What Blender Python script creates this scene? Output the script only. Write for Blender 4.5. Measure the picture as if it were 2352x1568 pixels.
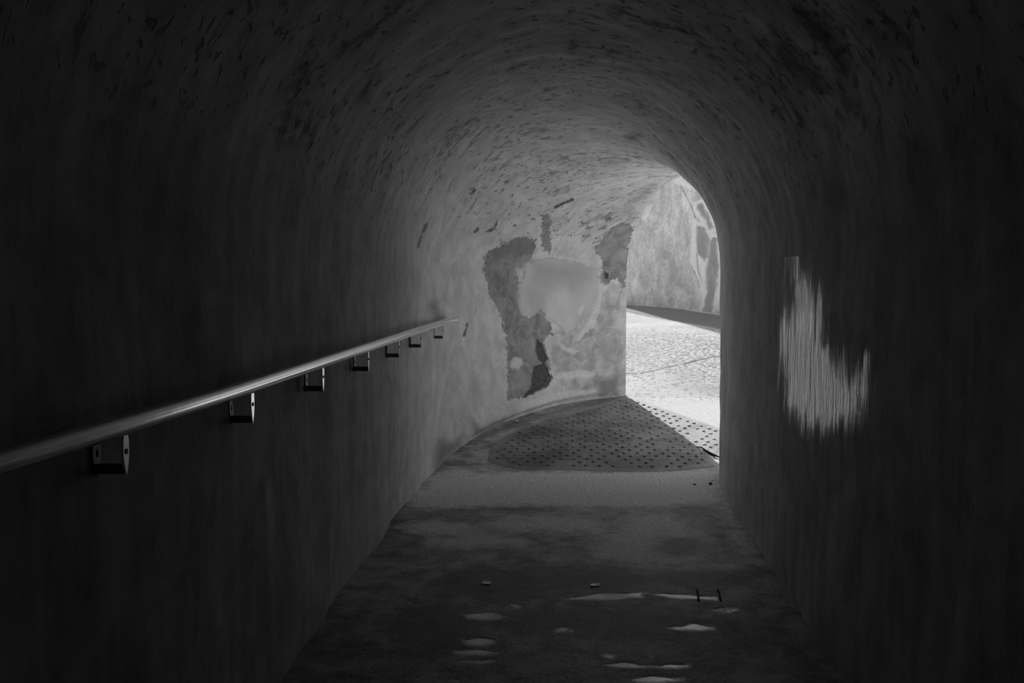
import bpy, bmesh, math, random
import numpy as np
from mathutils import Vector, Matrix

for o in list(bpy.data.objects):
    bpy.data.objects.remove(o)
scene = bpy.context.scene
COL = scene.collection
random.seed(7)
rng = np.random.default_rng(7)

# ------------------------------------------------------------------ camera
FPX = 35.0 / 36.0 * 2352
PITCH = math.atan(144 / FPX)
YAW = math.atan(144 / FPX * math.cos(PITCH))
EYE = 1.5
cam_d = bpy.data.cameras.new('camera')
cam_d.lens = 35.0
cam_d.sensor_width = 36.0
cam_d.clip_start = 0.05
cam = bpy.data.objects.new('camera', cam_d)
COL.objects.link(cam)
cam.location = (0, 0, EYE)
cam.rotation_euler = (math.pi / 2 - PITCH, 0, YAW)
scene.camera = cam

# ------------------------------------------------------------------ sky, sun, exposure
SUN_AZ = np.array([0.266, -0.964])          # horizontal travel of the sunlight
SUN_EL = math.radians(32)
world = bpy.data.worlds.new('sky')
scene.world = world
world.use_nodes = True
bg = world.node_tree.nodes['Background']
bg.inputs['Color'].default_value = (1, 1, 1, 1)
bg.inputs['Strength'].default_value = 0.95
sun_d = bpy.data.lights.new('sun', 'SUN')
sun_d.energy = 5.6
sun_d.angle = math.radians(0.53)
sun = bpy.data.objects.new('sun', sun_d)
COL.objects.link(sun)
_d = Vector((SUN_AZ[0] * math.cos(SUN_EL), SUN_AZ[1] * math.cos(SUN_EL), -math.sin(SUN_EL)))
sun.rotation_euler = _d.to_track_quat('-Z', 'Y').to_euler()
sun.location = (-3, 20, 14)
scene.view_settings.view_transform = 'Standard'
scene.view_settings.look = 'None'
scene.view_settings.gamma = 1
scene.view_settings.use_curve_mapping = False
scene.view_settings.exposure = 0.15
try:
    scene.cycles.diffuse_bounces = 8
    scene.cycles.max_bounces = 14
    scene.cycles.sample_clamp_indirect = 4.0
except Exception:
    pass

# ------------------------------------------------------------------ projection helpers
CF = np.array([-math.sin(YAW) * math.cos(PITCH), math.cos(YAW) * math.cos(PITCH), -math.sin(PITCH)])
CR = np.array([math.cos(YAW), math.sin(YAW), 0.0])
CU = np.cross(CR, CF)
CC = np.array([0, 0, EYE])


def proj(P):
    d = np.asarray(P, float) - CC
    z = d @ CF
    z = np.where(np.abs(z) < 1e-6, 1e-6, z)
    return np.stack([1176 + FPX * (d @ CR) / z, 784 - FPX * (d @ CU) / z], -1), z


def ray(x, y):
    return CF + CR * (x - 1176) / FPX + CU * (784 - y) / FPX


def ground_z(Y):
    return np.interp(Y, [-100, 7.8, 10.2, 12.6, 16.3, 20, 60], [0, 0, 0.288, 0.80, 1.016, 1.10, 1.3])


def on_ground(x, y):
    d = ray(x, y)
    lo, hi = 0.5, 60.0
    for _ in range(50):
        m = (lo + hi) / 2
        P = CC + d * m
        if P[2] > ground_z(P[1]):
            lo = m
        else:
            hi = m
    return P


def sdf_poly(pts, poly):
    """signed distance (negative inside) of many 2-D points to one polygon"""
    poly = np.asarray(poly, float)
    a, b = poly, np.roll(poly, -1, 0)
    best = np.full(len(pts), 1e18)
    inside = np.zeros(len(pts), bool)
    for p, q in zip(a, b):
        e = q - p
        w = pts - p
        t = np.clip((w @ e) / max(e @ e, 1e-12), 0, 1)
        d = w - t[:, None] * e
        best = np.minimum(best, (d ** 2).sum(1))
        c = (p[1] > pts[:, 1]) != (q[1] > pts[:, 1])
        with np.errstate(divide='ignore', invalid='ignore'):
            xx = p[0] + (pts[:, 1] - p[1]) * e[0] / (e[1] if abs(e[1]) > 1e-12 else 1e-12)
        inside ^= c & (pts[:, 0] < xx)
    d = np.sqrt(best)
    return np.where(inside, -d, d)


def sdf_ell(pts, e):
    cx, cy, rx, ry = e
    k = np.hypot((pts[:, 0] - cx) / rx, (pts[:, 1] - cy) / ry)
    return (k - 1) * min(rx, ry)


def ss(x, a, b):
    t = np.clip((x - a) / (b - a), 0, 1)
    return t * t * (3 - 2 * t)


# cheap smooth value noise for surface relief
_TAB = rng.random((64, 64))


def vnoise(x, y):
    xi, yi = np.floor(x).astype(int), np.floor(y).astype(int)
    fx, fy = x - xi, y - yi
    fx, fy = fx * fx * (3 - 2 * fx), fy * fy * (3 - 2 * fy)
    g = lambda i, j: _TAB[i % 64, j % 64]
    return (g(xi, yi) * (1 - fx) + g(xi + 1, yi) * fx) * (1 - fy) + (g(xi, yi + 1) * (1 - fx) + g(xi + 1, yi + 1) * fx) * fy - 0.5


# ------------------------------------------------------------------ object helpers
def tag(o, label=None, cat=None, group=None, kind=None):
    if label:
        o['label'] = label
    if cat:
        o['category'] = cat
    if group:
        o['group'] = group
    if kind:
        o['kind'] = kind
    return o


def link(name, me, mat, parent=None):
    o = bpy.data.objects.new(name, me)
    COL.objects.link(o)
    if mat:
        me.materials.append(mat)
    if parent:
        o.parent = parent
    return o


def grid_obj(name, P, mat, N=None, attrs=None, co=None, flip=False, parent=None):
    """P: (n,m,3) vertices -> one quad-grid mesh; N normals, attrs dict of (n,m) floats, co (n,m,2)"""
    n, m = P.shape[:2]
    idx = np.arange(n * m).reshape(n, m)
    q = np.stack([idx[:-1, :-1], idx[1:, :-1], idx[1:, 1:], idx[:-1, 1:]], -1).reshape(-1, 4)
    if flip:
        q = q[:, ::-1]
    me = bpy.data.meshes.new(name)
    me.from_pydata(P.reshape(-1, 3).tolist(), [], q.tolist())
    for p in me.polygons:
        p.use_smooth = True
    if attrs:
        for k, v in attrs.items():
            a = me.attributes.new(k, 'FLOAT', 'POINT')
            a.data.foreach_set('value', np.ascontiguousarray(v, dtype=np.float32).ravel())
    if co is not None:
        a = me.attributes.new('co', 'FLOAT_VECTOR', 'POINT')
        c3 = np.concatenate([co, np.zeros(co.shape[:2] + (1,))], -1)
        a.data.foreach_set('vector', np.ascontiguousarray(c3, dtype=np.float32).ravel())
    me.update()
    if N is not None:
        me.normals_split_custom_set_from_vertices(N.reshape(-1, 3).tolist())
    return link(name, me, mat, parent)


def bm_obj(name, bm, mat, parent=None, smooth=False):
    bmesh.ops.recalc_face_normals(bm, faces=bm.faces)
    me = bpy.data.meshes.new(name)
    bm.to_mesh(me)
    bm.free()
    if smooth:
        for p in me.polygons:
            p.use_smooth = True
    return link(name, me, mat, parent)


# ------------------------------------------------------------------ material helpers
class NT:
    def __init__(self, name):
        self.m = bpy.data.materials.new(name)
        self.m.use_nodes = True
        self.t = self.m.node_tree
        self.b = self.t.nodes['Principled BSDF']

    def n(self, typ, **kw):
        x = self.t.nodes.new(typ)
        for k, v in kw.items():
            setattr(x, k, v)
        return x

    def put(self, sock, v):
        if isinstance(v, bpy.types.NodeSocket):
            self.t.links.new(v, sock)
        elif isinstance(v, (int, float)) and sock.type in ('RGBA',):
            sock.default_value = (v, v, v, 1)
        elif isinstance(v, (int, float)) and sock.type == 'VECTOR':
            sock.default_value = (v, v, v)
        else:
            sock.default_value = v

    def attr(self, name, vec=False):
        a = self.n('ShaderNodeAttribute', attribute_name=name)
        return a.outputs['Vector' if vec else 'Fac']

    def scale(self, v, s):
        x = self.n('ShaderNodeVectorMath', operation='MULTIPLY')
        self.put(x.inputs[0], v)
        x.inputs[1].default_value = s
        return x.outputs[0]

    def noise(self, v, scale, detail=4, rough=0.55, dist=0.0):
        x = self.n('ShaderNodeTexNoise')
        self.put(x.inputs['Vector'], v)
        x.inputs['Scale'].default_value = scale
        x.inputs['Detail'].default_value = detail
        x.inputs['Roughness'].default_value = rough
        x.inputs['Distortion'].default_value = dist
        return x.outputs['Fac']

    def math(self, op, a, b=0.0, c=None):
        x = self.n('ShaderNodeMath', operation=op)
        self.put(x.inputs[0], a)
        self.put(x.inputs[1], b)
        if c is not None:
            self.put(x.inputs[2], c)
        return x.outputs[0]

    def rng(self, v, a, b, c=0.0, d=1.0, smooth=True):
        x = self.n('ShaderNodeMapRange', interpolation_type='SMOOTHSTEP' if smooth else 'LINEAR')
        self.put(x.inputs[0], v)
        for i, q in enumerate((a, b, c, d)):
            self.put(x.inputs[i + 1], q)
        return x.outputs[0]

    def mix(self, f, a, b):
        x = self.n('ShaderNodeMix', data_type='FLOAT')
        self.put(x.inputs[0], f)
        self.put(x.inputs[2], a)
        self.put(x.inputs[3], b)
        return x.outputs[0]

    def obco(self):
        return self.n('ShaderNodeTexCoord').outputs['Object']

    def bump(self, h, dist=0.01, strength=1.0, normal=None):
        x = self.n('ShaderNodeBump')
        self.put(x.inputs['Strength'], strength)
        x.inputs['Distance'].default_value = dist
        self.put(x.inputs['Height'], h)
        if normal is not None:
            self.put(x.inputs['Normal'], normal)
        return x.outputs[0]

    def done(self, alb, rough=0.7, normal=None, metal=0.0, spec=None):
        c = self.n('ShaderNodeCombineColor')
        for i in range(3):
            self.put(c.inputs[i], alb)
        self.put(self.b.inputs['Base Color'], c.outputs[0])
        self.put(self.b.inputs['Roughness'], rough)
        self.put(self.b.inputs['Metallic'], metal)
        if spec is not None:
            self.put(self.b.inputs['Specular IOR Level'], spec)
        if normal is not None:
            self.put(self.b.inputs['Normal'], normal)
        return self.m


def edge(t, sdf, nz, amp, soft):
    """mask 1 inside a stain outline whose rim is broken up by noise"""
    d = t.math('ADD', sdf, t.math('MULTIPLY', t.math('SUBTRACT', nz, 0.5), amp))
    return t.rng(d, soft, -soft, 0.0, 1.0)


def mat_plaster():
    t = NT('lime_plaster')
    co = t.attr('co', True)
    big = t.noise(co, 1.1, 4, 0.6, 0.6)
    med = t.noise(co, 5.0, 6, 0.65, 0.4)
    fine = t.noise(co, 38.0, 4, 0.6)
    streak = t.noise(t.scale(co, (9.0, 1.1, 1)), 1.0, 5, 0.6)
    a = t.mix(t.rng(big, 0.3, 0.7), 0.70, 0.84)
    a = t.math('MULTIPLY', a, t.rng(med, 0.25, 0.75, 0.76, 1.14))
    stk = t.attr('straight')
    a = t.math('MULTIPLY', a, t.mix(stk, 1.0, t.rng(streak, 0.3, 0.7, 0.82, 1.10)))
    a = t.math('MULTIPLY', a, t.mix(stk, 1.0, t.mix(t.attr('vault'), 0.80, 1.08)))  # straight walls darker, vault paler: light falloff tuned into the colour
    # soot coloured blotches and pits on the vault
    vlt = t.attr('vault')
    bl = t.noise(t.scale(co, (1.0, 0.8, 1)), 6.5, 5, 0.6, 0.8)
    zone = t.noise(co, 1.3, 3, 0.5)
    blf = t.math('MULTIPLY', t.rng(t.math('ADD', bl, t.math('MULTIPLY', zone, 0.35)), 0.74, 0.86), vlt)
    a = t.mix(t.math('MULTIPLY', blf, 0.62), a, 0.18)
    pit = t.noise(co, 19.0, 3, 0.5, 0.5)
    pf = t.math('MULTIPLY', t.rng(t.math('ADD', pit, t.math('MULTIPLY', zone, 0.30)), 0.74, 0.82), vlt)
    a = t.mix(t.math('MULTIPLY', pf, 0.7), a, 0.15)
    # outlines of the broken plaster
    n1 = t.noise(co, 6.5, 6, 0.7)
    n2 = t.noise(co, 30.0, 5, 0.65)
    nn = t.math('ADD', t.math('MULTIPLY', n1, 0.5), t.math('MULTIPLY', n2, 0.5))
    mottle = t.rng(t.noise(co, 7.0, 6, 0.7, 0.7), 0.3, 0.7, 0.66, 1.30)
    mid = edge(t, t.attr('sd_mid'), nn, 0.30, 0.05)
    a = t.mix(mid, a, t.math('MULTIPLY', 0.54, mottle))
    dark = edge(t, t.attr('sd_dark'), nn, 0.26, 0.014)
    a = t.mix(dark, a, t.math('MULTIPLY', 0.36, mottle))
    dd = t.math('ADD', t.attr('sd_dark'), t.math('MULTIPLY', t.math('SUBTRACT', nn, 0.5), 0.26))
    rim = t.math('MULTIPLY', t.rng(dd, 0.005, 0.02), t.rng(dd, 0.05, 0.025))
    a = t.mix(t.math('MULTIPLY', rim, t.rng(n1, 0.45, 0.6, 0.0, 0.7)), a, 0.86)
    patch = edge(t, t.attr('sd_patch'), nn, 0.17, 0.012)
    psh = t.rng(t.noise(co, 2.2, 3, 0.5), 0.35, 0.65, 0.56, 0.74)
    psh = t.mix(edge(t, t.attr('sd_patch_dark'), nn, 0.2, 0.14), psh, 0.47)  # darker tone in the upper part of the patch
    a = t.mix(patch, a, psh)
    pale = edge(t, t.attr('sd_pale'), nn, 0.20, 0.018)
    a = t.mix(t.math('MULTIPLY', pale, 0.85), a, t.math('MULTIPLY', 0.86, t.rng(n2, 0.3, 0.7, 0.85, 1.1)))
    stain = edge(t, t.attr('sd_stain'), nn, 0.12, 0.05)
    a = t.mix(t.math('MULTIPLY', stain, 0.85), a, 0.26)
    soot = edge(t, t.attr('sd_soot'), nn, 0.16, 0.03)
    a = t.mix(t.math('MULTIPLY', soot, 0.85), a, 0.07)
    hole = edge(t, t.attr('sd_hole'), nn, 0.09, 0.012)
    a = t.mix(hole, a, t.math('MULTIPLY', 0.10, t.rng(n2, 0.35, 0.65, 0.7, 1.3)))
    # relief
    # ribbed, mineral-glazed place on the right wall: trowel ridges with long flanks and short steps
    sx = t.n('ShaderNodeSeparateXYZ')
    t.put(sx.inputs[0], co)
    ribn = t.noise(t.scale(co, (16.0, 3.2, 1)), 1.0, 5, 0.65)
    warp = t.noise(t.scale(co, (1.5, 3.0, 1)), 1.0, 3, 0.5)
    ph = t.math('FRACT', t.math('MULTIPLY', t.math('ADD', sx.outputs[0], t.math('MULTIPLY', warp, 0.10)), 7.5))
    saw = t.math('MULTIPLY', t.math('SUBTRACT', 1.0, ph), 0.108 / 7.5)
    ribh = t.math('ADD', saw, t.math('MULTIPLY', ribn, 0.034))
    brk = t.math('MULTIPLY', t.math('SUBTRACT', t.noise(t.scale(co, (11.0, 2.2, 1)), 1.0, 5, 0.7), 0.5), 0.34)
    rib = t.rng(t.math('ADD', t.attr('sd_rib'), brk), 0.05, -0.05)
    h = t.math('MULTIPLY', med, 0.55)
    h = t.math('ADD', h, t.math('MULTIPLY', fine, 0.10))
    h = t.math('ADD', h, t.math('MULTIPLY', streak, t.math('MULTIPLY', stk, 0.30)))
    h = t.math('ADD', h, t.math('MULTIPLY', dark, -0.55))
    h = t.math('ADD', h, t.math('MULTIPLY', patch, 0.35))
    h = t.math('ADD', h, t.math('MULTIPLY', hole, -1.6))
    h = t.math('ADD', h, t.math('MULTIPLY', pf, -0.35))
    h = t.math('ADD', h, t.math('MULTIPLY', blf, -0.25))
    nrm = t.bump(h, 0.012)
    nrm = t.bump(ribh, 1.0, rib, nrm)
    rough = t.mix(rib, t.mix(stk, t.mix(dark, 0.52, 0.8), 0.76), 0.16)
    return t.done(a, rough, nrm, spec=t.mix(rib, t.mix(stk, 0.35, 0.16), 1.0))


def mat_floor():
    t = NT('worn_concrete')
    co = t.obco()
    big = t.noise(co, 1.2, 5, 0.6, 0.5)
    med = t.noise(co, 6.0, 6, 0.7, 0.3)
    fine = t.noise(co, 60.0, 4, 0.7)
    a = t.mix(t.rng(big, 0.35, 0.65), 0.24, 0.42)
    a = t.math('MULTIPLY', a, t.rng(med, 0.3, 0.7, 0.5, 1.5))
    a = t.math('MULTIPLY', a, t.rng(fine, 0.3, 0.7, 0.75, 1.25))
    n1 = t.noise(t.scale(co, (1, 1, 0)), 9.0, 6, 0.65)
    pale = edge(t, t.attr('sd_pale'), n1, 0.42, 0.10)
    speck = t.rng(t.noise(co, 45.0, 5, 0.75), 0.35, 0.65, 0.65, 1.2)
    a = t.mix(pale, a, t.math('MULTIPLY', 0.78, speck))
    dark = edge(t, t.attr('sd_dark'), n1, 0.25, 0.08)
    a = t.mix(t.math('MULTIPLY', dark, 0.8), a, 0.13)
    wet = edge(t, t.attr('sd_wet'), n1, 0.10, 0.02)
    a = t.mix(t.math('MULTIPLY', wet, 0.6), a, 0.12)
    h = t.math('ADD', t.math('MULTIPLY', med, 0.7), t.math('MULTIPLY', fine, 0.25))
    h = t.math('MULTIPLY', h, t.math('SUBTRACT', 1.0, t.math('MULTIPLY', wet, 0.94)))
    return t.done(a, t.mix(wet, 0.55, 0.10), t.bump(h, 0.02), spec=t.mix(wet, 0.3, 0.9))


def mat_ground():
    t = NT('gritty_courtyard_paving')
    co = t.obco()
    big = t.noise(co, 0.9, 4, 0.6, 0.5)
    grit = t.noise(co, 22.0, 5, 0.7, 0.2)
    a = t.mix(t.attr('smooth'), t.mix(t.rng(big, 0.35, 0.65), 0.30, 0.44), 0.45)
    a = t.mix(t.attr('bounce_fill'), a, 0.74)  # unseen ground right of the view, paled to bounce light into the vault
    rough = t.attr('grit')
    g = t.math('MULTIPLY', t.rng(t.math('ADD', grit, t.math('MULTIPLY', big, 0.35)), 0.65, 0.80), rough)
    a = t.mix(t.math('MULTIPLY', g, 0.8), a, 0.10)
    a = t.math('MULTIPLY', a, t.rng(t.noise(co, 40.0, 3, 0.6), 0.3, 0.7, 0.88, 1.1))
    n1 = t.noise(co, 6.0, 5, 0.7)
    crack = edge(t, t.attr('sd_crack'), n1, 0.10, 0.012)
    a = t.mix(t.math('MULTIPLY', crack, 0.8), a, 0.08)
    wall_shade = edge(t, t.attr('sd_wall_shade'), n1, 0.2, 0.06)
    a = t.mix(t.math('MULTIPLY', wall_shade, 0.85), a, 0.10)  # deepens the far wall's shade by darkening the ground colour
    h = t.math('ADD', t.math('MULTIPLY', grit, t.math('MULTIPLY', rough, 1.0)), t.math('MULTIPLY', crack, -1.0))
    return t.done(a, 0.85, t.bump(h, 0.0035), spec=0.2)


def mat_far():
    t = NT('peeling_courtyard_plaster')
    co = t.attr('co', True)
    big = t.noise(co, 0.9, 5, 0.6, 0.5)
    med = t.noise(t.scale(co, (1.5, 0.8, 1)), 3.0, 6, 0.7, 0.6)
    a = t.mix(t.rng(big, 0.3, 0.7), 0.48, 0.64)
    a = t.math('MULTIPLY', a, t.rng(med, 0.25, 0.75, 0.70, 1.25))
    a = t.math('MULTIPLY', a, t.rng(t.noise(co, 16.0, 5, 0.7), 0.3, 0.7, 0.86, 1.12))
    n1 = t.noise(co, 7.0, 5, 0.65)
    pale = edge(t, t.attr('sd_pale'), n1, 0.10, 0.03)
    a = t.mix(pale, a, 0.72)
    dark = edge(t, t.attr('sd_dark'), n1, 0.10, 0.03)
    a = t.mix(dark, a, t.math('MULTIPLY', 0.33, t.rng(med, 0.3, 0.7, 0.85, 1.15)))
    rim = t.math('ADD', t.attr('sd_dark'), t.math('MULTIPLY', t.math('SUBTRACT', n1, 0.5), 0.10))
    rimf = t.math('MULTIPLY', t.rng(rim, 0.0, 0.04), t.rng(rim, 0.11, 0.05))
    a = t.mix(t.math('MULTIPLY', rimf, 0.8), a, 0.75)
    line = edge(t, t.attr('sd_line'), n1, 0.06, 0.02)
    a = t.mix(t.math('MULTIPLY', line, 0.8), a, 0.12)
    damp = edge(t, t.attr('sd_damp'), n1, 0.5, 0.25)
    a = t.mix(t.math('MULTIPLY', damp, 0.6), a, 0.22)
    h = t.math('ADD', med, t.math('MULTIPLY', dark, -0.8))
    return t.done(a, 0.85, t.bump(h, 0.015), spec=0.2)


def mat_plain(name, base, var=0.25, scale=12.0, rough=0.6, metal=0.0, bumpd=0.003, spec=0.4):
    t = NT(name)
    co = t.obco()
    nz = t.noise(co, scale, 5, 0.65)
    a = t.math('MULTIPLY', base, t.rng(nz, 0.25, 0.75, 1 - var, 1 + var))
    return t.done(a, t.rng(nz, 0.3, 0.7, rough * 0.85, rough * 1.15), t.bump(nz, bumpd), metal, spec)


def mat_studs():
    t = NT('studded_dark_mat')
    co = t.obco()
    n = t.noise(co, 2.2, 5, 0.65, 0.4)
    f = t.noise(co, 30.0, 4, 0.7)
    a = t.mix(t.rng(n, 0.35, 0.65), 0.10, 0.25)
    a = t.math('MULTIPLY', a, t.rng(f, 0.3, 0.7, 0.8, 1.2))
    a = t.mix(t.math('MULTIPLY', t.attr('dust'), 0.8), a, 0.42)
    return t.done(a, 0.55, t.bump(f, 0.003), spec=0.4)


M_PLASTER = mat_plaster()
M_FLOOR = mat_floor()
M_GROUND = mat_ground()
M_FAR = mat_far()
M_STUDS = mat_studs()
M_FACADE = mat_plain('sunlit_facade_plaster', 0.55, 0.2, 3.0, 0.85, bumpd=0.01)
M_RAIL = mat_plain('satin_steel', 0.90, 0.05, 25.0, 0.13, 1.0, 0.0002)
M_BRACKET = mat_plain('polished_steel', 0.88, 0.08, 40.0, 0.13, 1.0, 0.0003)
M_PLATE = mat_plain('dull_steel', 0.16, 0.2, 40.0, 0.45, 0.8, 0.0005)
M_BOLT = mat_plain('dark_steel', 0.14, 0.2, 40.0, 0.5, 0.3, 0.0005)
M_STONE = mat_plain('pale_stone', 0.6, 0.2, 40.0, 0.8, bumpd=0.004)
M_DSTONE = mat_plain('dark_stone', 0.08, 0.3, 40.0, 0.8, bumpd=0.004)
M_LEAF = mat_plain('dry_leaf', 0.8, 0.12, 60.0, 0.12, bumpd=0.0005, spec=1.0)
M_TWIG = mat_plain('dark_twig', 0.03, 0.3, 60.0, 0.8, bumpd=0.002)
M_STRIP = mat_plain('black_rubber', 0.02, 0.2, 60.0, 0.6, bumpd=0.001)

# ------------------------------------------------------------------ the tunnel: one profile swept round the bend
XL, XR = -1.11, 1.03
EXIT_D = np.array([0.551, -0.835])          # along the threshold, from the outer jamb
EXIT_N = np.array([0.835, 0.551])           # out of the tunnel
JAMB = np.array([0.528, 10.241])
INNER = JAMB + 2.0 * EXIT_D


def bez(p, t):
    p = [np.asarray(q, float) for q in p]
    t = t[:, None]
    return (1 - t) ** 3 * p[0] + 3 * (1 - t) ** 2 * t * p[1] + 3 * (1 - t) * t ** 2 * p[2] + t ** 3 * p[3]


def catmull(pts, t):
    pts = np.asarray(pts, float)
    L = np.r_[0, np.cumsum(np.hypot(*np.diff(pts, axis=0).T))]
    L /= L[-1]
    m = np.gradient(pts, L, axis=0)
    i = np.clip(np.searchsorted(L, t) - 1, 0, len(pts) - 2)
    h = (L[i + 1] - L[i])[:, None]
    u = ((t - L[i]) / (L[i + 1] - L[i]))[:, None]
    return ((2 * u ** 3 - 3 * u ** 2 + 1) * pts[i] + (u ** 3 - 2 * u ** 2 + u) * h * m[i]
            + (-2 * u ** 3 + 3 * u ** 2) * pts[i + 1] + (u ** 3 - u ** 2) * h * m[i + 1])


YB = 6.6
OUTER_PTS = [(XL, YB), (XL, 7.1), (-1.095, 7.6), (-0.96, 8.389), (-0.568, 9.306), (0.049, 10.02), (0.528, 10.241)]
ystr = np.r_[np.arange(-7, 1.5, 0.1), np.arange(1.5, 3.3, 0.03), np.arange(3.3, 5.4, 0.009), np.arange(5.4, YB - 0.001, 0.03)]
tb = np.linspace(0, 1, 300)
Oc = np.r_[np.stack([np.full_like(ystr, XL), ystr], 1), catmull(OUTER_PTS, tb)]
Ic = np.r_[np.stack([np.full_like(ystr, XR), ystr], 1),
           bez([(XR, YB), (XR, 7.35), INNER - 0.6 * EXIT_N, INNER], tb)]
tt = np.r_[np.zeros_like(ystr), tb]
keep = np.r_[np.ones(len(ystr), bool), np.r_[False, np.ones(len(tb) - 1, bool)]]
Oc, Ic, tt = Oc[keep], Ic[keep], tt[keep]
NS = len(tt)
ZS = 1.62 + (1.55 - 1.62) * ss(tt, 0, 1)    # height where the vault springs
RB = 1.06 + (0.93 - 1.06) * ss(tt, 0, 1)    # rise of the vault
NV, NA = 110, 150


def outer_at(Y):
    return np.array([np.interp(Y, Oc[:, 1], Oc[:, 0]), Y])


def sweep():
    P = np.zeros((NS, NV + NA + NV, 3))
    V = np.zeros((NS, NV + NA + NV))
    fo, fi = ground_z(Oc[:, 1]) - 0.03, ground_z(Ic[:, 1]) - 0.03
    k = np.linspace(0, 1, NV, endpoint=False)
    for j in range(NV):
        P[:, j, :2] = Oc
        P[:, j, 2] = fo + (ZS - fo) * k[j]
        V[:, j] = P[:, j, 2]
    ang = np.linspace(math.pi, 0, NA)
    c, h = (Oc + Ic) / 2, (Ic - Oc) / 2
    for j, a in enumerate(ang):
        P[:, NV + j, :2] = c + h * math.cos(a)
        P[:, NV + j, 2] = ZS + RB * math.sin(a)
        V[:, NV + j] = ZS + 1.05 * (math.pi - a)
    for j in range(NV):
        kk = 1 - (j + 1) / NV
        P[:, NV + NA + j, :2] = Ic
        P[:, NV + NA + j, 2] = fi + (ZS - fi) * kk
        V[:, NV + NA + j] = ZS + 1.05 * math.pi + (ZS - P[:, NV + NA + j, 2])
    return P, V


P0, VV = sweep()
mid = (Oc + Ic) / 2
slen = np.r_[0, np.cumsum(np.hypot(*np.diff(Oc, axis=0).T))] - 7
smid = np.r_[0, np.cumsum(np.hypot(*np.diff(mid, axis=0).T))] - 7
# along-tunnel coordinate: outer arc length on the outer side, mid-line length on the rest
wj = np.r_[np.zeros(NV), ss(np.linspace(0, 1, NA), 0, 0.6), np.ones(NV)]
SS = slen[:, None] * (1 - wj) + smid[:, None] * wj
CO = np.stack([SS, VV], -1)


def grid_normals(P):
    du = np.gradient(P, axis=0)
    dv = np.gradient(P, axis=1)
    n = np.cross(du, dv)
    n /= np.linalg.norm(n, axis=-1, keepdims=True) + 1e-12
    return n


N0 = grid_normals(P0)
cen = np.concatenate([mid, np.full((NS, 1), 1.2)], 1)[:, None, :]
if ((cen - P0) * N0).sum(-1).mean() < 0:
    N0 = -N0
FLIP_N = ((cen - P0) * grid_normals(P0)).sum(-1).mean() < 0
# hand-trowelled unevenness (fades at the doorway rim)
fade = (1 - ss(tt, 0.93, 1.0))[:, None]
disp = (0.035 * vnoise(SS * 1.3, VV * 1.1) + 0.020 * vnoise(SS * 3.1 + 9, VV * 2.7 + 4) + 0.008 * vnoise(SS * 8 + 3, VV * 7)) * fade
nose = 0.018 * np.exp(-((SS - 7.45) / 0.16) ** 2) * ss(VV, 1.35, 0.9) * (np.arange(P0.shape[1]) < NV)[None, :]
RIB = [[(1798, 745), (1812, 700), (1828, 655), (1848, 628), (1872, 660), (1896, 700), (1898, 780), (1920, 790), (1950, 870), (1985, 830), (1995, 900), (1975, 960), (1930, 980), (1860, 990), (1810, 930), (1792, 800)],
       [(1817, 540), (1826, 560), (1836, 640), (1824, 650)]]
_px, _dp = proj(P0.reshape(-1, 3))
_sel = np.where((np.tile(np.arange(P0.shape[1]), NS) >= NV + NA - 8) & (_dp > 1.5) & (_dp < 7))[0]
_sd = np.full(len(_px), 9.0)
_sd[_sel] = np.min([sdf_poly(_px[_sel], pl) for pl in RIB], axis=0) * _dp[_sel] / FPX
_sd = _sd.reshape(NS, -1)
disp = disp * (0.06 + 0.94 * ss(_sd, 0.05, 0.55))
hgt = P0[..., 2] - ground_z(P0[..., 1])
lip = 0.045 * ss(hgt, 0.02, 0.06) * ss(hgt, 0.42, 0.16) * (ss(tt, 0.42, 0.55) * (1 - ss(tt, 0.90, 0.97)))[:, None] * (np.arange(P0.shape[1]) < NV)[None, :]
lip *= 0.75 + 0.9 * vnoise(SS * 4.0, VV * 0 + 2.5)
P1 = P0 + N0 * (disp + nose + lip)[..., None]

# pixel positions of every surface point (to lay each stain where the wall carries it)
pix, dep = proj(P1.reshape(-1, 3))
mpp = (dep / FPX)                             # metres per photo pixel
front = dep > 1.0
colj = np.tile(np.arange(P1.shape[1]), NS)
outer_side = (colj < NV + NA * 0.5) & front
right_side = (colj >= NV + NA) & front


def Z1(pts):                                  # coordinates read from a close-up of the bend
    return [(900 + x / 2.766, 350 + y / 2.766) for x, y in pts]


PE_DARK = [
    Z1([(590, 660), (640, 610), (760, 575), (800, 545), (860, 540), (912, 560), (905, 620), (870, 650), (880, 690), (850, 700), (835, 800), (800, 850), (800, 950), (815, 1040), (880, 1060), (940, 1010), (1000, 1090), (1020, 1150), (960, 1180), (980, 1300), (1010, 1400), (960, 1480), (840, 1550), (745, 1560), (735, 1300), (722, 1150), (690, 1010), (640, 920), (605, 820), (585, 760)]),
    Z1([(1295, 600), (1340, 560), (1400, 480), (1440, 455), (1500, 455), (1525, 500), (1500, 600), (1495, 760), (1470, 850), (1420, 800), (1345, 835), (1320, 800), (1345, 700), (1310, 650)]),
    Z1([(955, 400), (1000, 395), (1000, 520), (1010, 640), (960, 620), (960, 500)]),
    Z1([(930, 1050), (960, 1040), (1010, 1090), (1015, 1140), (970, 1120)]),
]
PE_PATCH = [Z1([(870, 690), (1000, 672), (1150, 690), (1240, 725), (1320, 745), (1312, 830), (1312, 900), (1280, 1000), (1200, 1080), (1110, 1160), (1050, 1090), (985, 1050), (935, 1015), (850, 1040), (818, 1010), (800, 900), (810, 760), (840, 705)])]
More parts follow.
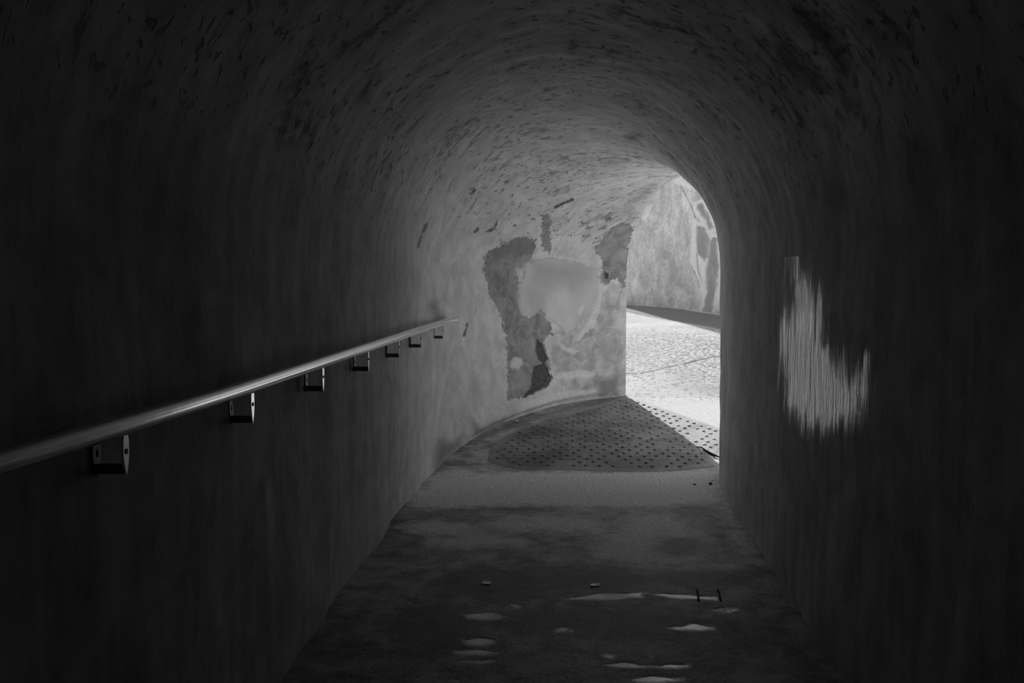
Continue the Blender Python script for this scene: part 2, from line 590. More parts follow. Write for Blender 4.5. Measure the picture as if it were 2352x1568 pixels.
PE_MID = [Z1([(1400, 470), (1480, 330), (1560, 250), (1690, 190), (1640, 260), (1560, 330), (1530, 430), (1500, 480)]), Z1([(1000, 1290), (1060, 1120), (1180, 1120), (1290, 1000), (1330, 880), (1480, 820), (1490, 1560), (1300, 1560), (1100, 1480), (1040, 1430)]),
          Z1([(980, 690), (1150, 700), (1230, 740), (1240, 800), (1100, 830), (950, 780)])]
PE_PALE = [
    Z1([(790, 730), (815, 740), (835, 800), (815, 815), (790, 790)]),
    Z1([(1030, 1440), (1060, 1400), (1180, 1378), (1290, 1390), (1300, 1420), (1150, 1440)]),
    Z1([(752, 1330), (780, 1300), (825, 1310), (830, 1350), (800, 1385), (760, 1370)]),
    Z1([(1180, 1010), (1215, 960), (1225, 985), (1190, 1040)]),
    Z1([(1150, 1200), (1230, 1100), (1300, 960), (1330, 840), (1380, 850), (1340, 900), (1300, 1080), (1200, 1190)]),
    Z1([(1060, 1210), (1110, 1240), (1190, 1260), (1160, 1290), (1090, 1250)]),
    Z1([(900, 660), (940, 620), (990, 640), (1060, 670), (1180, 690), (1150, 670), (1080, 655), (1000, 662), (930, 675)]),
    Z1([(820, 1590), (1000, 1530), (1300, 1500), (1310, 1520), (1000, 1600), (860, 1640)]),
]
PE_STAIN = [Z1([(1300, 1450), (1440, 1420), (1430, 1540), (1330, 1545)]),
            [(1000, 1035), (1010, 1010), (1040, 1015), (1060, 1000), (1060, 1025), (1035, 1045), (1005, 1080), (995, 1075)],
            [(1085, 970), (1110, 985), (1160, 960), (1150, 985), (1090, 1000)],
            Z1([(700, 580), (800, 560), (910, 560), (905, 625), (800, 640), (660, 680), (640, 640)]),
            [(985, 700), (1000, 690), (1020, 735), (1000, 735)]]
PE_HOLE = [Z1([(920, 1190), (950, 1220), (985, 1310), (965, 1345), (930, 1310), (915, 1250)]),
           Z1([(905, 1360), (970, 1345), (1020, 1430), (990, 1490), (900, 1530), (840, 1555), (885, 1490), (893, 1420)]),
           Z1([(520, 500), (550, 480), (545, 495), (525, 510)]), Z1([(605, 500), (650, 475), (665, 430), (668, 450), (650, 490), (610, 503)]),
           Z1([(1030, 345), (1090, 315), (1150, 290), (1155, 300), (1100, 325), (1035, 355)]), Z1([(775, 460), (785, 460), (785, 470), (775, 470)]),
           Z1([(500, 260), (530, 235), (530, 248), (505, 270)]), Z1([(172, 590), (190, 530), (178, 540), (165, 600)]), Z1([(196, 510), (225, 455), (215, 460), (192, 505)]),
           Z1([(455, 1160), (470, 1110), (478, 1085), (470, 1140), (462, 1165)]), Z1([(1350, 760), (1375, 770), (1370, 800), (1350, 790)])]


def min_sdf(polys, sel, scale=True):
    out = np.full(len(pix), 9.0)
    ii = np.where(sel)[0]
    pts = pix[ii]
    d = np.full(len(ii), 1e6)
    for pl in polys:
        d = np.minimum(d, sdf_poly(pts, pl))
    out[ii] = np.clip(d * mpp[ii], -9, 9)
    return out.reshape(NS, -1)


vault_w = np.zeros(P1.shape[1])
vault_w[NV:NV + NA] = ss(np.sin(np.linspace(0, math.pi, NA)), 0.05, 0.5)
ATTR = dict(
    sd_dark=min_sdf(PE_DARK, outer_side), sd_patch=min_sdf(PE_PATCH, outer_side), sd_mid=min_sdf(PE_MID, outer_side),
    sd_pale=min_sdf(PE_PALE, outer_side), sd_stain=min_sdf(PE_STAIN, outer_side), sd_hole=min_sdf(PE_HOLE, outer_side),
    sd_patch_dark=min_sdf([Z1([(900, 700), (1100, 690), (1240, 735), (1250, 800), (1150, 860), (1000, 830), (920, 780)])], outer_side),
    sd_soot=min_sdf([[(1768, 58), (1850, 130), (1905, 210), (1885, 222), (1800, 150)], [(1830, 15), (1900, 60), (1962, 165), (1940, 172), (1880, 110)],
                     [(688, 155), (722, 138), (700, 190), (655, 290), (640, 345), (635, 300)], [(860, 160), (872, 140), (835, 225), (822, 230)],
                     [(1305, 115), (1322, 98), (1318, 112), (1308, 122)], [(1435, 312), (1470, 306), (1478, 316), (1450, 320)], [(1400, 30), (1430, 22), (1425, 34), (1400, 38)]], front),
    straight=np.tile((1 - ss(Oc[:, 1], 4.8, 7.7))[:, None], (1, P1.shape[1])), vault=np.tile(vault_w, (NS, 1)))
ATTR['sd_rib'] = min_sdf(RIB, right_side)
N1 = grid_normals(P1)
if FLIP_N:
    N1 = -N1
cutL, cutR = NV + 22, NV + NA - 6


def piece(name, j0, j1, label, cat):
    a = {k: v[:, j0:j1] for k, v in ATTR.items()}
    o = grid_obj(name, P1[:, j0:j1], M_PLASTER, N1[:, j0:j1], a, CO[:, j0:j1], flip=FLIP_N)
    return tag(o, label, cat, kind='structure')


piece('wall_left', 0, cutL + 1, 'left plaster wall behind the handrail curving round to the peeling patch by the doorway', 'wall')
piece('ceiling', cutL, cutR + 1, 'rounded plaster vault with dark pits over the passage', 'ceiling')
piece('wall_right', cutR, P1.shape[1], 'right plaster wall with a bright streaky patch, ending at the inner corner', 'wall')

# floor of the passage, following the same bend
NF = 120
kf = np.linspace(-0.04, 1.04, NF)
PF = np.zeros((NS, NF, 3))
PF[..., :2] = Oc[:, None, :] + (Ic - Oc)[:, None, :] * kf[None, :, None]
PF[..., 2] = ground_z(PF[..., 1]) + 0.012 * vnoise(PF[..., 0] * 1.6, PF[..., 1] * 1.3)
# refine: use a dedicated dense strip in the part the camera sees
fp, fd = proj(PF.reshape(-1, 3))
fm = fd / FPX


def gdist(px):                                # photo outline -> floor metres
    return [on_ground(x, y)[:2] for x, y in px]


def floor_sdf(polys):
    pts = PF.reshape(-1, 3)[:, :2]
    d = np.full(len(pts), 9.0)
    for pl in polys:
        d = np.minimum(d, sdf_poly(pts, gdist(pl)))
    return np.clip(d, -9, 9).reshape(NS, NF)


def ell(cx, cy, rx, ry, n=14):
    return [(cx + rx * math.cos(2 * math.pi * i / n), cy + ry * math.sin(2 * math.pi * i / n)) for i in range(n)]


F_WET = [
    [(1300, 1372), (1370, 1360), (1480, 1358), (1480, 1368), (1400, 1375)],
    [(1490, 1362), (1580, 1366), (1650, 1370), (1655, 1378), (1560, 1376)],
    ell(1187, 1387, 16, 5), ell(1297, 1446, 22, 6), ell(1115, 1412, 50, 9), ell(1105, 1474, 38, 9), ell(1095, 1498, 48, 8), ell(1095, 1518, 46, 6),
    ell(1400, 1507, 12, 6), [(1390, 1528), (1440, 1522), (1500, 1528), (1590, 1518), (1580, 1532), (1450, 1534)],
    [(1530, 1440), (1590, 1430), (1645, 1438), (1640, 1446), (1560, 1446)], ell(1660, 1400, 30, 7),
    ell(1510, 1560, 60, 8), ell(1050, 1562, 14, 4),
]
F_PALE = [ell(1560, 1218, 26, 6), ell(1610, 1242, 30, 7), ell(1630, 1300, 60, 7),
    [(985, 1095), (1120, 1085), (1400, 1086), (1650, 1080), (1650, 1150), (1500, 1165), (1200, 1160), (960, 1170), (930, 1150)],
    [(1380, 1235), (1450, 1185), (1540, 1180), (1600, 1215), (1640, 1280), (1560, 1295), (1450, 1298), (1350, 1280)],
    [(1395, 1140), (1450, 1128), (1530, 1126), (1530, 1140), (1440, 1150)],
    [(1652, 1112), (1700, 1200), (1745, 1292), (1705, 1292), (1668, 1200)], ell(1010, 1215, 90, 16), ell(1090, 1245, 110, 14), ell(1230, 1205, 120, 14), [(1180, 1185), (1330, 1190), (1400, 1200), (1390, 1225), (1280, 1220)], ell(1240, 1092, 90, 9), ell(1180, 1150, 60, 6), ell(1540, 1110, 60, 8),
    ell(1050, 1090, 50, 12), [(1120, 1082), (1400, 1084), (1650, 1074), (1655, 1100), (1400, 1104), (1150, 1104)],
    [(1400, 1151), (1640, 1148), (1640, 1156), (1420, 1156)],
]
F_DARK = [[(1040, 1034), (1100, 1004), (1190, 966), (1300, 932), (1390, 908), (1440, 912), (1395, 928), (1300, 944), (1190, 978), (1080, 1020)], ell(1030, 1030, 40, 12), ell(1560, 1255, 60, 22), ell(1370, 1330, 160, 22), ell(1120, 1340, 140, 40), ell(1600, 1330, 140, 18),
          ell(1380, 1430, 260, 36), ell(1000, 1440, 120, 60)]
grid_obj('floor', PF, M_FLOOR, attrs=dict(sd_wet=floor_sdf(F_WET), sd_pale=floor_sdf(F_PALE), sd_dark=floor_sdf(F_DARK)), flip=True)
tag(bpy.data.objects['floor'], 'worn damp concrete floor of the passage with small puddles', 'floor', kind='structure')

# unseen end wall added behind the viewer so the passage stays dark
bm = bmesh.new()
vs = [bm.verts.new(v) for v in ((-1.5, -6.95, -0.1), (1.5, -6.95, -0.1), (1.5, -6.95, 3.0), (-1.5, -6.95, 3.0),
                                (-1.5, -7.25, -0.1), (1.5, -7.25, -0.1), (1.5, -7.25, 3.0), (-1.5, -7.25, 3.0))]
for f in ((0, 1, 2, 3), (7, 6, 5, 4), (0, 4, 5, 1), (1, 5, 6, 2), (2, 6, 7, 3), (3, 7, 4, 0)):
    bm.faces.new([vs[i] for i in f])
tag(bm_obj('added_back_wall', bm, M_FACADE), 'unseen end wall added behind the viewer to keep the passage dark', 'wall', kind='structure')

# outer face of the building round the doorway (thick masonry with the arch cut out)
nA = 61
ang = np.linspace(math.pi, 0, nA)
prof = [(0.0, -0.4)] + [(1.0 + math.cos(a) * 1.0, 1.55 + 0.93 * math.sin(a)) for a in ang] + [(2.0, -0.4)]
top = 5.2
outp = [(-9.0, -0.4)] + [(-9.0 + 20.0 * i / (nA - 1), top) for i in range(nA)] + [(11.0, -0.4)]
bm = bmesh.new()


def ex(u, w, z):
    q = JAMB + u * EXIT_D + w * EXIT_N
    return (q[0], q[1], z)


rings = []
for w in (0.0, 0.03):
    kx, kz = (1.07, 0.05) if w else (1.0, 0.0)
    rings.append(([bm.verts.new(ex(1 + (u - 1) * kx, w, z + kz)) for u, z in prof], [bm.verts.new(ex(u, w, z)) for u, z in outp]))
for a, b in rings:
    for i in range(len(a) - 1):
        bm.faces.new([a[i], a[i + 1], b[i + 1], b[i]])
for i in range(len(prof) - 1):
    bm.faces.new([rings[0][0][i], rings[0][0][i + 1], rings[1][0][i + 1], rings[1][0][i]])
    bm.faces.new([rings[0][1][i], rings[0][1][i + 1], rings[1][1][i + 1], rings[1][1][i]])
tag(bm_obj('wall_front', bm, M_FACADE), 'outer face of the building round the arched doorway', 'wall', kind='structure')

# courtyard ground
uu = np.r_[np.linspace(-14, -1, 30, endpoint=False), np.linspace(-1, 3.2, 220), np.linspace(3.3, 12, 25)]
ww = np.r_[np.linspace(-0.02, 7.5, 420), np.linspace(7.7, 22, 40)]
U2, W2 = np.meshgrid(uu, ww, indexing='ij')
PG = np.zeros(U2.shape + (3,))
PG[..., :2] = JAMB + U2[..., None] * EXIT_D + W2[..., None] * EXIT_N
PG[..., 2] = ground_z(PG[..., 1]) + 0.012 * vnoise(PG[..., 0] * 1.6, PG[..., 1] * 1.3) * ss(-W2, -0.5, 0) + 0.03 * vnoise(PG[..., 0] * 1.1 + 5, PG[..., 1] * 0.9) * ss(W2, 0.1, 1)
g2 = PG.reshape(-1, 3)[:, :2]


def Z2(pts):
    return [(1380 + x / 3.484, 680 + y / 3.484) for x, y in pts]


def band(line, w):
    line = np.array([on_ground(*p)[:2] for p in line])
    d = np.full(len(g2), 9.0)
    for p, q in zip(line[:-1], line[1:]):
        e = q - p
        t_ = np.clip(((g2 - p) @ e) / (e @ e), 0, 1)
        d = np.minimum(d, np.linalg.norm(g2 - p - t_[:, None] * e, axis=1))
    return d - w


crack = np.minimum(band(Z2([(150, 620), (210, 620), (310, 622), (400, 597), (560, 560), (720, 530), (860, 495), (960, 478), (1100, 440)]), 0.018),
                   band(Z2([(660, 408), (780, 382), (860, 360), (960, 352), (1100, 330)]), 0.010))
crack = np.minimum(crack, band(Z2([(250, 625), (265, 650), (250, 672)]), 0.004))
gp, gd = proj(PG.reshape(-1, 3))
grit = ss(gp[:, 1], 930, 915) * (0.35 + 0.65 * ss(gp[:, 1], 740, 770)) * np.where(gd > 2, 1, 0) + np.where(gd > 2, 0, 0.5)
# shade at the far wall's foot, painted as a darker ground band
wall_shade = band([(1430, 703), (1540, 721), (1655, 738), (1800, 762)], 0.55)
grid_obj('ground', PG, M_GROUND, attrs=dict(sd_crack=crack.reshape(U2.shape), sd_wall_shade=wall_shade.reshape(U2.shape), grit=grit.reshape(U2.shape), bounce_fill=ss(PG[..., 0] - 0.150 * PG[..., 1], 0.05, 0.5), smooth=(1 - ss(W2 + 0.25 * vnoise(PG[..., 0] * 2, PG[..., 1] * 2), 0.55, 0.95))), flip=False)
tag(bpy.data.objects['ground'], 'sunlit gritty courtyard paving rising beyond the doorway', 'ground', kind='structure')

# tall courtyard wall opposite the doorway
FA = np.array([0.892, 17.52])
FD = np.array([0.56, -0.8285])
FN = np.array([-0.8285, -0.56])
u0 = (0.243 - 0.892) / 0.56
fu = np.r_[np.linspace(u0, 0, 20, endpoint=False), np.linspace(0, 3.4, 240), np.linspace(3.5, 13, 24)]
fz = np.r_[np.linspace(0.3, 0.85, 6, endpoint=False), np.linspace(0.85, 3.6, 230), np.linspace(3.7, 4.7, 8)]
A2, B2 = np.meshgrid(fu, fz, indexing='ij')
PW = np.zeros(A2.shape + (3,))
lean = 0.05 * vnoise(A2 * 0.8, B2 * 0.7) + 0.02 * vnoise(A2 * 3, B2 * 3)
PW[..., :2] = FA + A2[..., None] * FD + (lean)[..., None] * FN
PW[..., 2] = B2
wp, wd = proj(PW.reshape(-1, 3))
wm = wd / FPX


def Z8(pts):
    return [(1400 + x / 3.92, 380 + y / 3.92) for x, y in pts]


def wall_sdf(polys):
    d = np.full(len(wp), 1e6)
    for pl in polys:
        d = np.minimum(d, sdf_poly(wp, pl))
    return np.clip(d * wm, -9, 9).reshape(A2.shape)


def thick(line, w):
    line = np.asarray(line, float)
    L = np.r_[line[:, 0] - w], line[:, 1]
    return [(x - w, y) for x, y in line] + [(x + w, y) for x, y in line[::-1]]


W_PALE = [Z8([(600, 140), (680, 230), (740, 400), (762, 560), (720, 760), (730, 900), (800, 1080), (850, 1200), (850, 1150), (800, 950), (780, 800), (782, 640), (772, 480), (735, 330), (662, 190)]),
          Z8([(950, 1140), (1010, 1110), (1040, 1320), (1000, 1325), (950, 1290), (930, 1240)]),
          Z8([(795, 800), (850, 860), (858, 980), (820, 1000), (798, 900)]),
          Z8([(560, 130), (640, 105), (720, 170), (760, 230), (660, 190), (600, 170)]),
          Z8([(290, 460), (330, 440), (380, 350), (350, 460), (310, 510)])]
W_DARK = [Z8([(790, 545), (860, 565), (900, 680), (890, 800), (860, 865), (800, 790), (782, 700)]),
          Z8([(905, 700), (930, 650), (963, 660), (970, 900), (960, 1090), (925, 1240), (905, 1340), (835, 1340), (862, 1250), (880, 1150), (872, 950), (893, 850)]),
          Z8([(800, 360), (835, 350), (930, 560), (900, 580), (850, 470), (795, 390)])]
W_LINE = [Z8(thick([(640, 180), (690, 270), (735, 360), (770, 470)], 4)), Z8(thick([(785, 800), (795, 920), (815, 1000)], 3)),
          Z8(thick([(735, 900), (790, 1020), (810, 1100)], 3))]
damp_line = Z8([(100, 1215), (400, 1230), (800, 1265), (1100, 1290), (1100, 1500), (100, 1500)])
cof = np.stack([A2, B2], -1)
yard = grid_obj('wall_far', PW, M_FAR, attrs=dict(sd_pale=wall_sdf(W_PALE), sd_dark=wall_sdf(W_DARK), sd_line=wall_sdf(W_LINE), sd_damp=wall_sdf([damp_line])), co=cof)
tag(yard, 'tall peeling plaster wall across the courtyard', 'wall', kind='structure')
# its mass behind the face
bm = bmesh.new()
q = []
for w in (0.06, 2.6):
    for u, z in ((u0, 0.3), (13, 0.3), (13, 4.7), (u0, 4.7)):
        xy = FA + u * FD - w * FN
        q.append(bm.verts.new((xy[0], xy[1], z)))
for f in ((0, 1, 2, 3), (7, 6, 5, 4), (0, 4, 5, 1), (1, 5, 6, 2), (2, 6, 7, 3), (3, 7, 4, 0)):
    bm.faces.new([q[i] for i in f])
core = bm_obj('masonry_core', bm, M_FACADE, yard)

# ------------------------------------------------------------------ studded mat on the ramp
mat_px = [(1118, 1058), (1160, 1072), (1210, 1079), (1290, 1079), (1400, 1082), (1500, 1083), (1580, 1079), (1650, 1072)]
back_px = [(1450, 917), (1425, 915), (1395, 925), (1330, 944), (1260, 960), (1190, 985), (1150, 1008), (1122, 1032)]
mp = [on_ground(*p)[:2] for p in mat_px] + [np.array([1.13, 8.05]), np.array([1.22, 8.32]), np.array([1.42, 8.62]), INNER - 0.08 * EXIT_D + 0.0 * EXIT_N] \
    + [JAMB + 0.11 * EXIT_D] + [on_ground(*p)[:2] for p in back_px[1:]]
mp = np.array(mp)


def floor_h(x, y):
    return float(ground_z(y) + 0.012 * vnoise(np.array([x * 1.6]), np.array([y * 1.3]))[0])


xs = np.arange(mp[:, 0].min(), mp[:, 0].max(), 0.02)
ys = np.arange(mp[:, 1].min(), mp[:, 1].max(), 0.02)
gx, gy = np.meshgrid(xs, ys, indexing='ij')
gpts = np.stack([gx.ravel(), gy.ravel()], 1)
sd = sdf_poly(gpts, mp).reshape(gx.shape)
bm = bmesh.new()
dust_l = bm.verts.layers.float.new('dust')
TH = 0.009
# smooth sheet following the ramp: grid cells inside the outline, rim turned down
vid = {}


def mv(i, j):
    if (i, j) not in vid:
        x, y = xs[i], ys[j]
        s = sd[i, j]
        if s > -0.02:      # pull rim verts on to the outline
            gxs = (sd[min(i + 1, len(xs) - 1), j] - sd[max(i - 1, 0), j]) / 0.04
            gys = (sd[i, min(j + 1, len(ys) - 1)] - sd[i, max(j - 1, 0)]) / 0.04
            k = min(max(s, -0.02), 0.03)
            x, y = x - gxs * k, y - gys * k
            z = floor_h(x, y) - 0.002
        else:
            z = floor_h(x, y) + TH
        v = bm.verts.new((x, y, z))
        v[dust_l] = float(ss(np.array(s), -0.10, -0.01) * 0.5)
        vid[(i, j)] = v
    return vid[(i, j)]


for i in range(len(xs) - 1):
    for j in range(len(ys) - 1):
        if min(sd[i, j], sd[i + 1, j], sd[i, j + 1], sd[i + 1, j + 1]) < -0.02:
            bm.faces.new([mv(i, j), mv(i + 1, j), mv(i + 1, j + 1), mv(i, j + 1)])
# raised studs in staggered rows square to the threshold
row = 0
for a in np.arange(-3.5, 3.5, 0.085):
    row += 1
    for b in np.arange(-3.5, 3.5, 0.105):
        bb = b + (0.0525 if row % 2 else 0)
        x, y = 0.4 + bb, 9.0 + a
        if sdf_poly(np.array([[x, y]]), mp)[0] > -0.07:
            continue
        if random.random() < 0.16:
            continue
        x += random.uniform(-.008, .008)
        y += random.uniform(-.008, .008)
        z = floor_h(x, y) + TH
        r = random.uniform(0.015, 0.021)
        hh = random.uniform(0.008, 0.012)
        rings_ = []
        for k, (rr, zz) in enumerate(((1.0, -0.002), (0.9, 0.55), (0.55, 0.95))):
            ring = []
            for c in range(10):
                an = 2 * math.pi * c / 10
                v = bm.verts.new((x + r * rr * math.cos(an), y + r * rr * math.sin(an), z + (hh * zz if k else zz)))
                v[dust_l] = 0.0 if k == 0 else random.uniform(0.1, 0.7)
                ring.append(v)
            rings_.append(ring)
        for k in range(2):
            for c in range(10):
                bm.faces.new([rings_[k][c], rings_[k][(c + 1) % 10], rings_[k + 1][(c + 1) % 10], rings_[k + 1][c]])
        bm.faces.new(rings_[2])
mo = bm_obj('studded_mat', bm, M_STUDS, smooth=True)
tag(mo, 'dark studded non-slip mat covering the ramp up to the arched doorway', 'mat')

# curled black edging strip at the right-hand end of the sunlit edge
strip_px = [(1609, 1031), (1615, 1038), (1625, 1045), (1637, 1050), (1650, 1054), (1662, 1055)]
bm = bmesh.new()
sv = []
for i, p in enumerate(strip_px):
    g = on_ground(*p)
    hz = floor_h(g[0], g[1]) + TH + 0.0015
    k = 0.016 * math.sin(math.pi * min(1, (i + 0.7) / 5.2))
    sv.append([bm.verts.new((g[0] + dx, g[1] + dy, hz + dz)) for dx, dy, dz in ((0, 0, 0.0), (0.004, 0.012, 0.0), (0.004, 0.012, k + 0.006), (0, 0, k + 0.006))])
for a, b in zip(sv[:-1], sv[1:]):
    for k in range(4):
        bm.faces.new([a[k], a[(k + 1) % 4], b[(k + 1) % 4], b[k]])
bm.faces.new(sv[0])
bm.faces.new(sv[-1][::-1])
so = bm_obj('edging_strip', bm, M_STRIP, mo)
so['label'] = 'short curled black edging strip'

# ------------------------------------------------------------------ handrail
RAIL_Z = 1.160
OFF = 0.082
root = bpy.data.objects.new('handrail', None)
COL.objects.link(root)
root.location = (XL + OFF, 2.2, 0)
tag(root, 'round pale steel handrail on flat brackets along the dark left wall', 'handrail')


def rail_pt(Y):
    p = outer_at(Y)
    e = outer_at(Y + 0.05) - outer_at(Y - 0.05)
    e /= np.hypot(*e)
    nrm = np.array([e[1], -e[0]])
    return p + nrm * OFF, e, nrm


def under(o):
    o.parent = root
    o.matrix_parent_inverse = Matrix.Translation(root.location).inverted()
    return o


def tube(bm, pts, r, n=20, cap=True):
    rings_ = []
    pts = [Vector(p) for p in pts]
    for i, p in enumerate(pts):
        d = (pts[min(i + 1, len(pts) - 1)] - pts[max(i - 1, 0)]).normalized()
        s = d.cross(Vector((0, 0, 1)))
        if s.length < 1e-4:
            s = Vector((1, 0, 0))
        s.normalize()
        u = s.cross(d)
        rings_.append([bm.verts.new(p + s * r * math.cos(2 * math.pi * k / n) + u * r * math.sin(2 * math.pi * k / n)) for k in range(n)])
    for a, b in zip(rings_[:-1], rings_[1:]):
        for k in range(n):
            bm.faces.new([a[k], a[(k + 1) % n], b[(k + 1) % n], b[k]])
    if cap:
        bm.faces.new(rings_[0])
        bm.faces.new(rings_[-1][::-1])


bm = bmesh.new()
path = []
for Y in np.r_[np.linspace(0.4, 6.6, 40), np.linspace(6.7, 8.02, 34)]:
    q, e, nrm = rail_pt(Y)
    zz = RAIL_Z + (1.172 - RAIL_Z) * ss(np.array(Y), 3.0, 1.5) + 0.006 * ss(np.array(Y), 7.2, 8.0)
    path.append((q[0], q[1], float(zz)))
tube(bm, path, 0.0245)
rail = under(bm_obj('rail', bm, M_RAIL, smooth=True))
rm = rail.modifiers.new('edge', 'EDGE_SPLIT')
rm.split_angle = math.radians(50)


def blade(bm, c, e, nrm, z0, z1, w, th):
    """spear-shaped strap: square at the top, pointed at the foot, with a real bolt hole"""
    H = z1 - z0
    outline = [(-w / 2, H), (w / 2, H), (w / 2 * 1.05, H * 0.55), (w / 2 * 0.8, H * 0.32), (w / 2 * 0.42, H * 0.12), (0, 0),
               (-w / 2 * 0.42, H * 0.12), (-w / 2 * 0.8, H * 0.32), (-w / 2 * 1.05, H * 0.55)]
    hc = (0, H * 0.60)
    pts = np.array(outline)
    # resample the outline by angle about the hole
    n = 24
    out, hole = [], []
    for k in range(n):
        a = 2 * math.pi * k / n
        d = np.array([math.cos(a), math.sin(a)])
        best = None
        for p, q in zip(pts, np.roll(pts, -1, 0)):
            A = np.array([d, p - q]).T
            if abs(np.linalg.det(A)) < 1e-12:
                continue
            s, t_ = np.linalg.solve(A, p - np.array(hc))
            if s > 0 and -1e-6 <= t_ <= 1 + 1e-6:
                best = s if best is None else min(best, s)
        out.append((hc[0] + d[0] * best, hc[1] + d[1] * best))
        hole.append((hc[0] + d[0] * w * 0.2, hc[1] + d[1] * w * 0.26))
    out[18] = (0, 0)
    V = []
    for off in (-th / 2, th / 2):
        V.append([[bm.verts.new((c[0] + e[0] * u + nrm[0] * off, c[1] + e[1] * u + nrm[1] * off, z0 + v)) for u, v in L] for L in (out, hole)])
    for k in range(n):
        k2 = (k + 1) % n
        for (o_, h_) in V:
            bm.faces.new([o_[k], o_[k2], h_[k2], h_[k]])
        bm.faces.new([V[0][0][k], V[0][0][k2], V[1][0][k2], V[1][0][k]])
        bm.faces.new([V[0][1][k], V[0][1][k2], V[1][1][k2], V[1][1][k]])


def box_dir(bm, c, e, nrm, lu, ln, z0, z1):
    vs = []
    for z in (z0, z1):
        for u, v in ((-lu, -ln), (lu, -ln), (lu, ln), (-lu, ln)):
            vs.append(bm.verts.new((c[0] + e[0] * u + nrm[0] * v, c[1] + e[1] * u + nrm[1] * v, z)))
    for f in ((3, 2, 1, 0), (4, 5, 6, 7), (0, 1, 5, 4), (1, 2, 6, 5), (2, 3, 7, 6), (3, 0, 4, 7)):
        bm.faces.new([vs[i] for i in f])


for Y in (1.32, 2.205, 3.107, 4.004, 4.904, 5.779, 6.617, 7.62):
    q, e, nrm = rail_pt(Y)
    w0 = outer_at(Y)
    zb = 1.036 if Y > 2.5 else 1.049
    bm = bmesh.new()
    blade(bm, q, e, nrm, zb, RAIL_Z - 0.018, 0.028, 0.005)
    strap = under(bm_obj('bracket', bm, M_BRACKET))
    bm = bmesh.new()
    box_dir(bm, (q + w0) / 2, e, nrm, 0.006, OFF / 2 - 0.002, zb + 0.004, zb + 0.026)
    arm = bm_obj('arm', bm, M_BOLT, strap)
    bm = bmesh.new()
    blade(bm, w0 + nrm * 0.012, e, nrm, zb - 0.002, zb + 0.085, 0.036, 0.006)
    bm_obj('wall_plate', bm, M_PLATE, strap)
    bm = bmesh.new()
    hz = zb + (RAIL_Z - 0.018 - zb) * 0.60
    tube(bm, [tuple(np.r_[q + nrm * -0.004, hz]), tuple(np.r_[q + nrm * 0.0045, hz])], 0.0062, 10)
    bm_obj('bolt', bm, M_BOLT, strap)
    for ch in strap.children:
        ch.parent = strap
        ch.matrix_parent_inverse = strap.matrix_world.inverted() if False else Matrix.Translation(Vector((0, 0, 0)))

# ------------------------------------------------------------------ small things on the floor


def stone(name, px, r, mat, label, cat='stone', group=None):
    g = on_ground(*px)
    bm = bmesh.new()
    bmesh.ops.create_icosphere(bm, subdivisions=3, radius=1)
    ph = random.uniform(0, 50)
    for v in bm.verts:
        n = v.co.normalized()
        k = 1 + 0.35 * float(vnoise(np.array([n.x * 1.7 + ph]), np.array([n.y * 1.7 + n.z * 1.1 + ph]))[0])
        v.co = Vector((n.x * r * 1.2 * k, n.y * r * 0.9 * k, n.z * r * 0.62 * k))
    o = bm_obj(name, bm, mat, smooth=True)
    zoff = min(v.co.z for v in o.data.vertices)
    o.location = (g[0], g[1], floor_h(g[0], g[1]) - zoff - 0.003)
    o.rotation_euler.z = random.uniform(0, 6)
    return tag(o, label, cat, group)


stone('pebble', (1186, 970), 0.016, M_STONE, 'small pale stone at the foot of the peeling wall beside the studded mat')
stone('pebble', (1632, 1112), 0.014, M_DSTONE, 'dark stone lying by the right inner corner, larger of the two there')
stone('pebble', (1596, 1113), 0.009, M_DSTONE, 'smaller dark stone to the left of the one at the right inner corner')
stone('pebble', (1637, 1104), 0.008, M_STONE, 'tiny white stone behind the dark stone at the right inner corner')


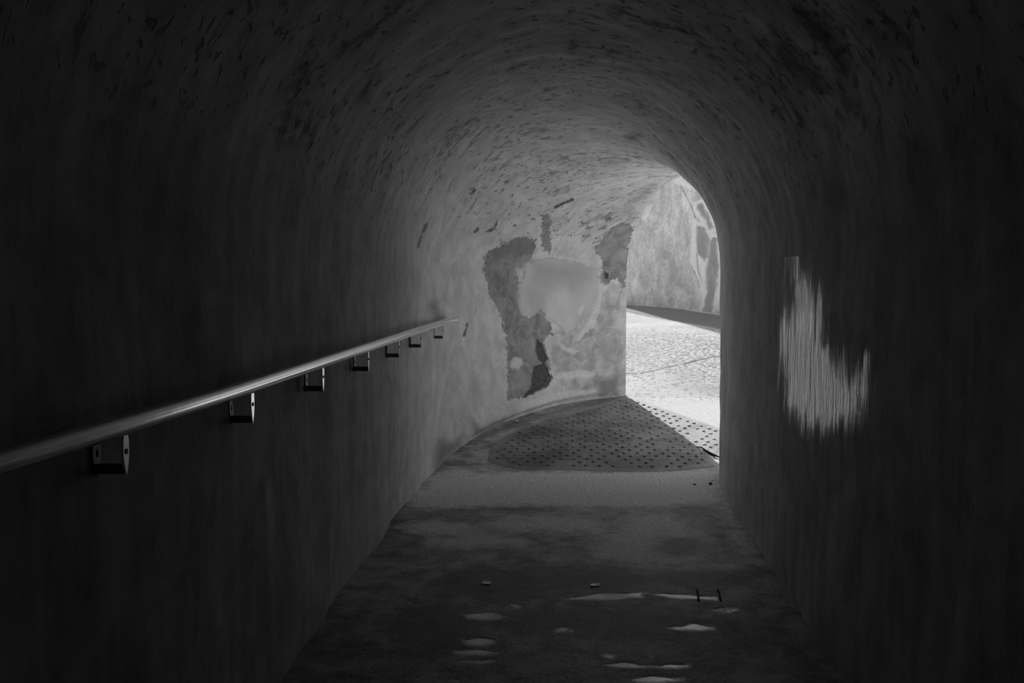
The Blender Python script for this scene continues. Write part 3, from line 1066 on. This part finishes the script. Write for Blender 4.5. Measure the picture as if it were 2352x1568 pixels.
def leaf(px, L, W, rot, label):
    g = on_ground(*px)
    bm = bmesh.new()
    n, m = 14, 7
    V = [[], []]
    for s, off in ((0, 0.0), (1, 0.0015)):
        for i in range(n + 1):
            t_ = i / n
            w = W * math.sin(math.pi * min(max(t_, 0.02), 0.98)) ** 0.8 * (0.55 + 0.75 * abs(math.sin(t_ * 8)))
            rowv = []
            for j in range(m):
                k = j / (m - 1) * 2 - 1
                rowv.append(bm.verts.new((k * w, (t_ - 0.5) * L, 0.002 * k * k + 0.004 * (2 * t_ - 1) ** 2 * (1 if t_ > .5 else .4) + off)))
            V[s].append(rowv)
    for i in range(n):
        for j in range(m - 1):
            for s in (0, 1):
                bm.faces.new([V[s][i][j], V[s][i][j + 1], V[s][i + 1][j + 1], V[s][i + 1][j]])
    rim = lambda s: V[s][0] + [r_[-1] for r_ in V[s][1:]] + V[s][n][-2::-1] + [r_[0] for r_ in V[s][-2:0:-1]]
    a, b = rim(0), rim(1)
    for i in range(len(a)):
        bm.faces.new([a[i], a[(i + 1) % len(a)], b[(i + 1) % len(a)], b[i]])
    o = bm_obj('dry_leaf', bm, M_LEAF, smooth=True)
    o.location = (g[0], g[1], floor_h(g[0], g[1]) + 0.001)
    o.rotation_euler.z = rot
    return tag(o, label, 'leaf', 'dry leaves on the passage floor')


leaf((1117, 1338), 0.055, 0.020, 0.7, 'curled pale dry leaf on the dark floor left of the long puddle')
leaf((1367, 1342), 0.060, 0.021, -0.9, 'curled pale dry leaf on the dark floor just behind the long puddle')


def twig(px0, px1, label):
    a, b = on_ground(*px0), on_ground(*px1)
    bm = bmesh.new()
    pts = []
    for i in range(7):
        t_ = i / 6
        p = a * (1 - t_) + b * t_
        pts.append((p[0] + 0.002 * math.sin(t_ * 5), p[1], floor_h(p[0], p[1]) + 0.004))
    tube(bm, pts, 0.005, 8)
    return tag(bm_obj('twig', bm, M_TWIG, smooth=True), label, 'twig', 'dark twigs across the long puddle')


twig((1600, 1356), (1606, 1382), 'left one of two short dark twigs lying across the right end of the long puddle')
twig((1648, 1356), (1656, 1382), 'right one of two short dark twigs lying across the right end of the long puddle')
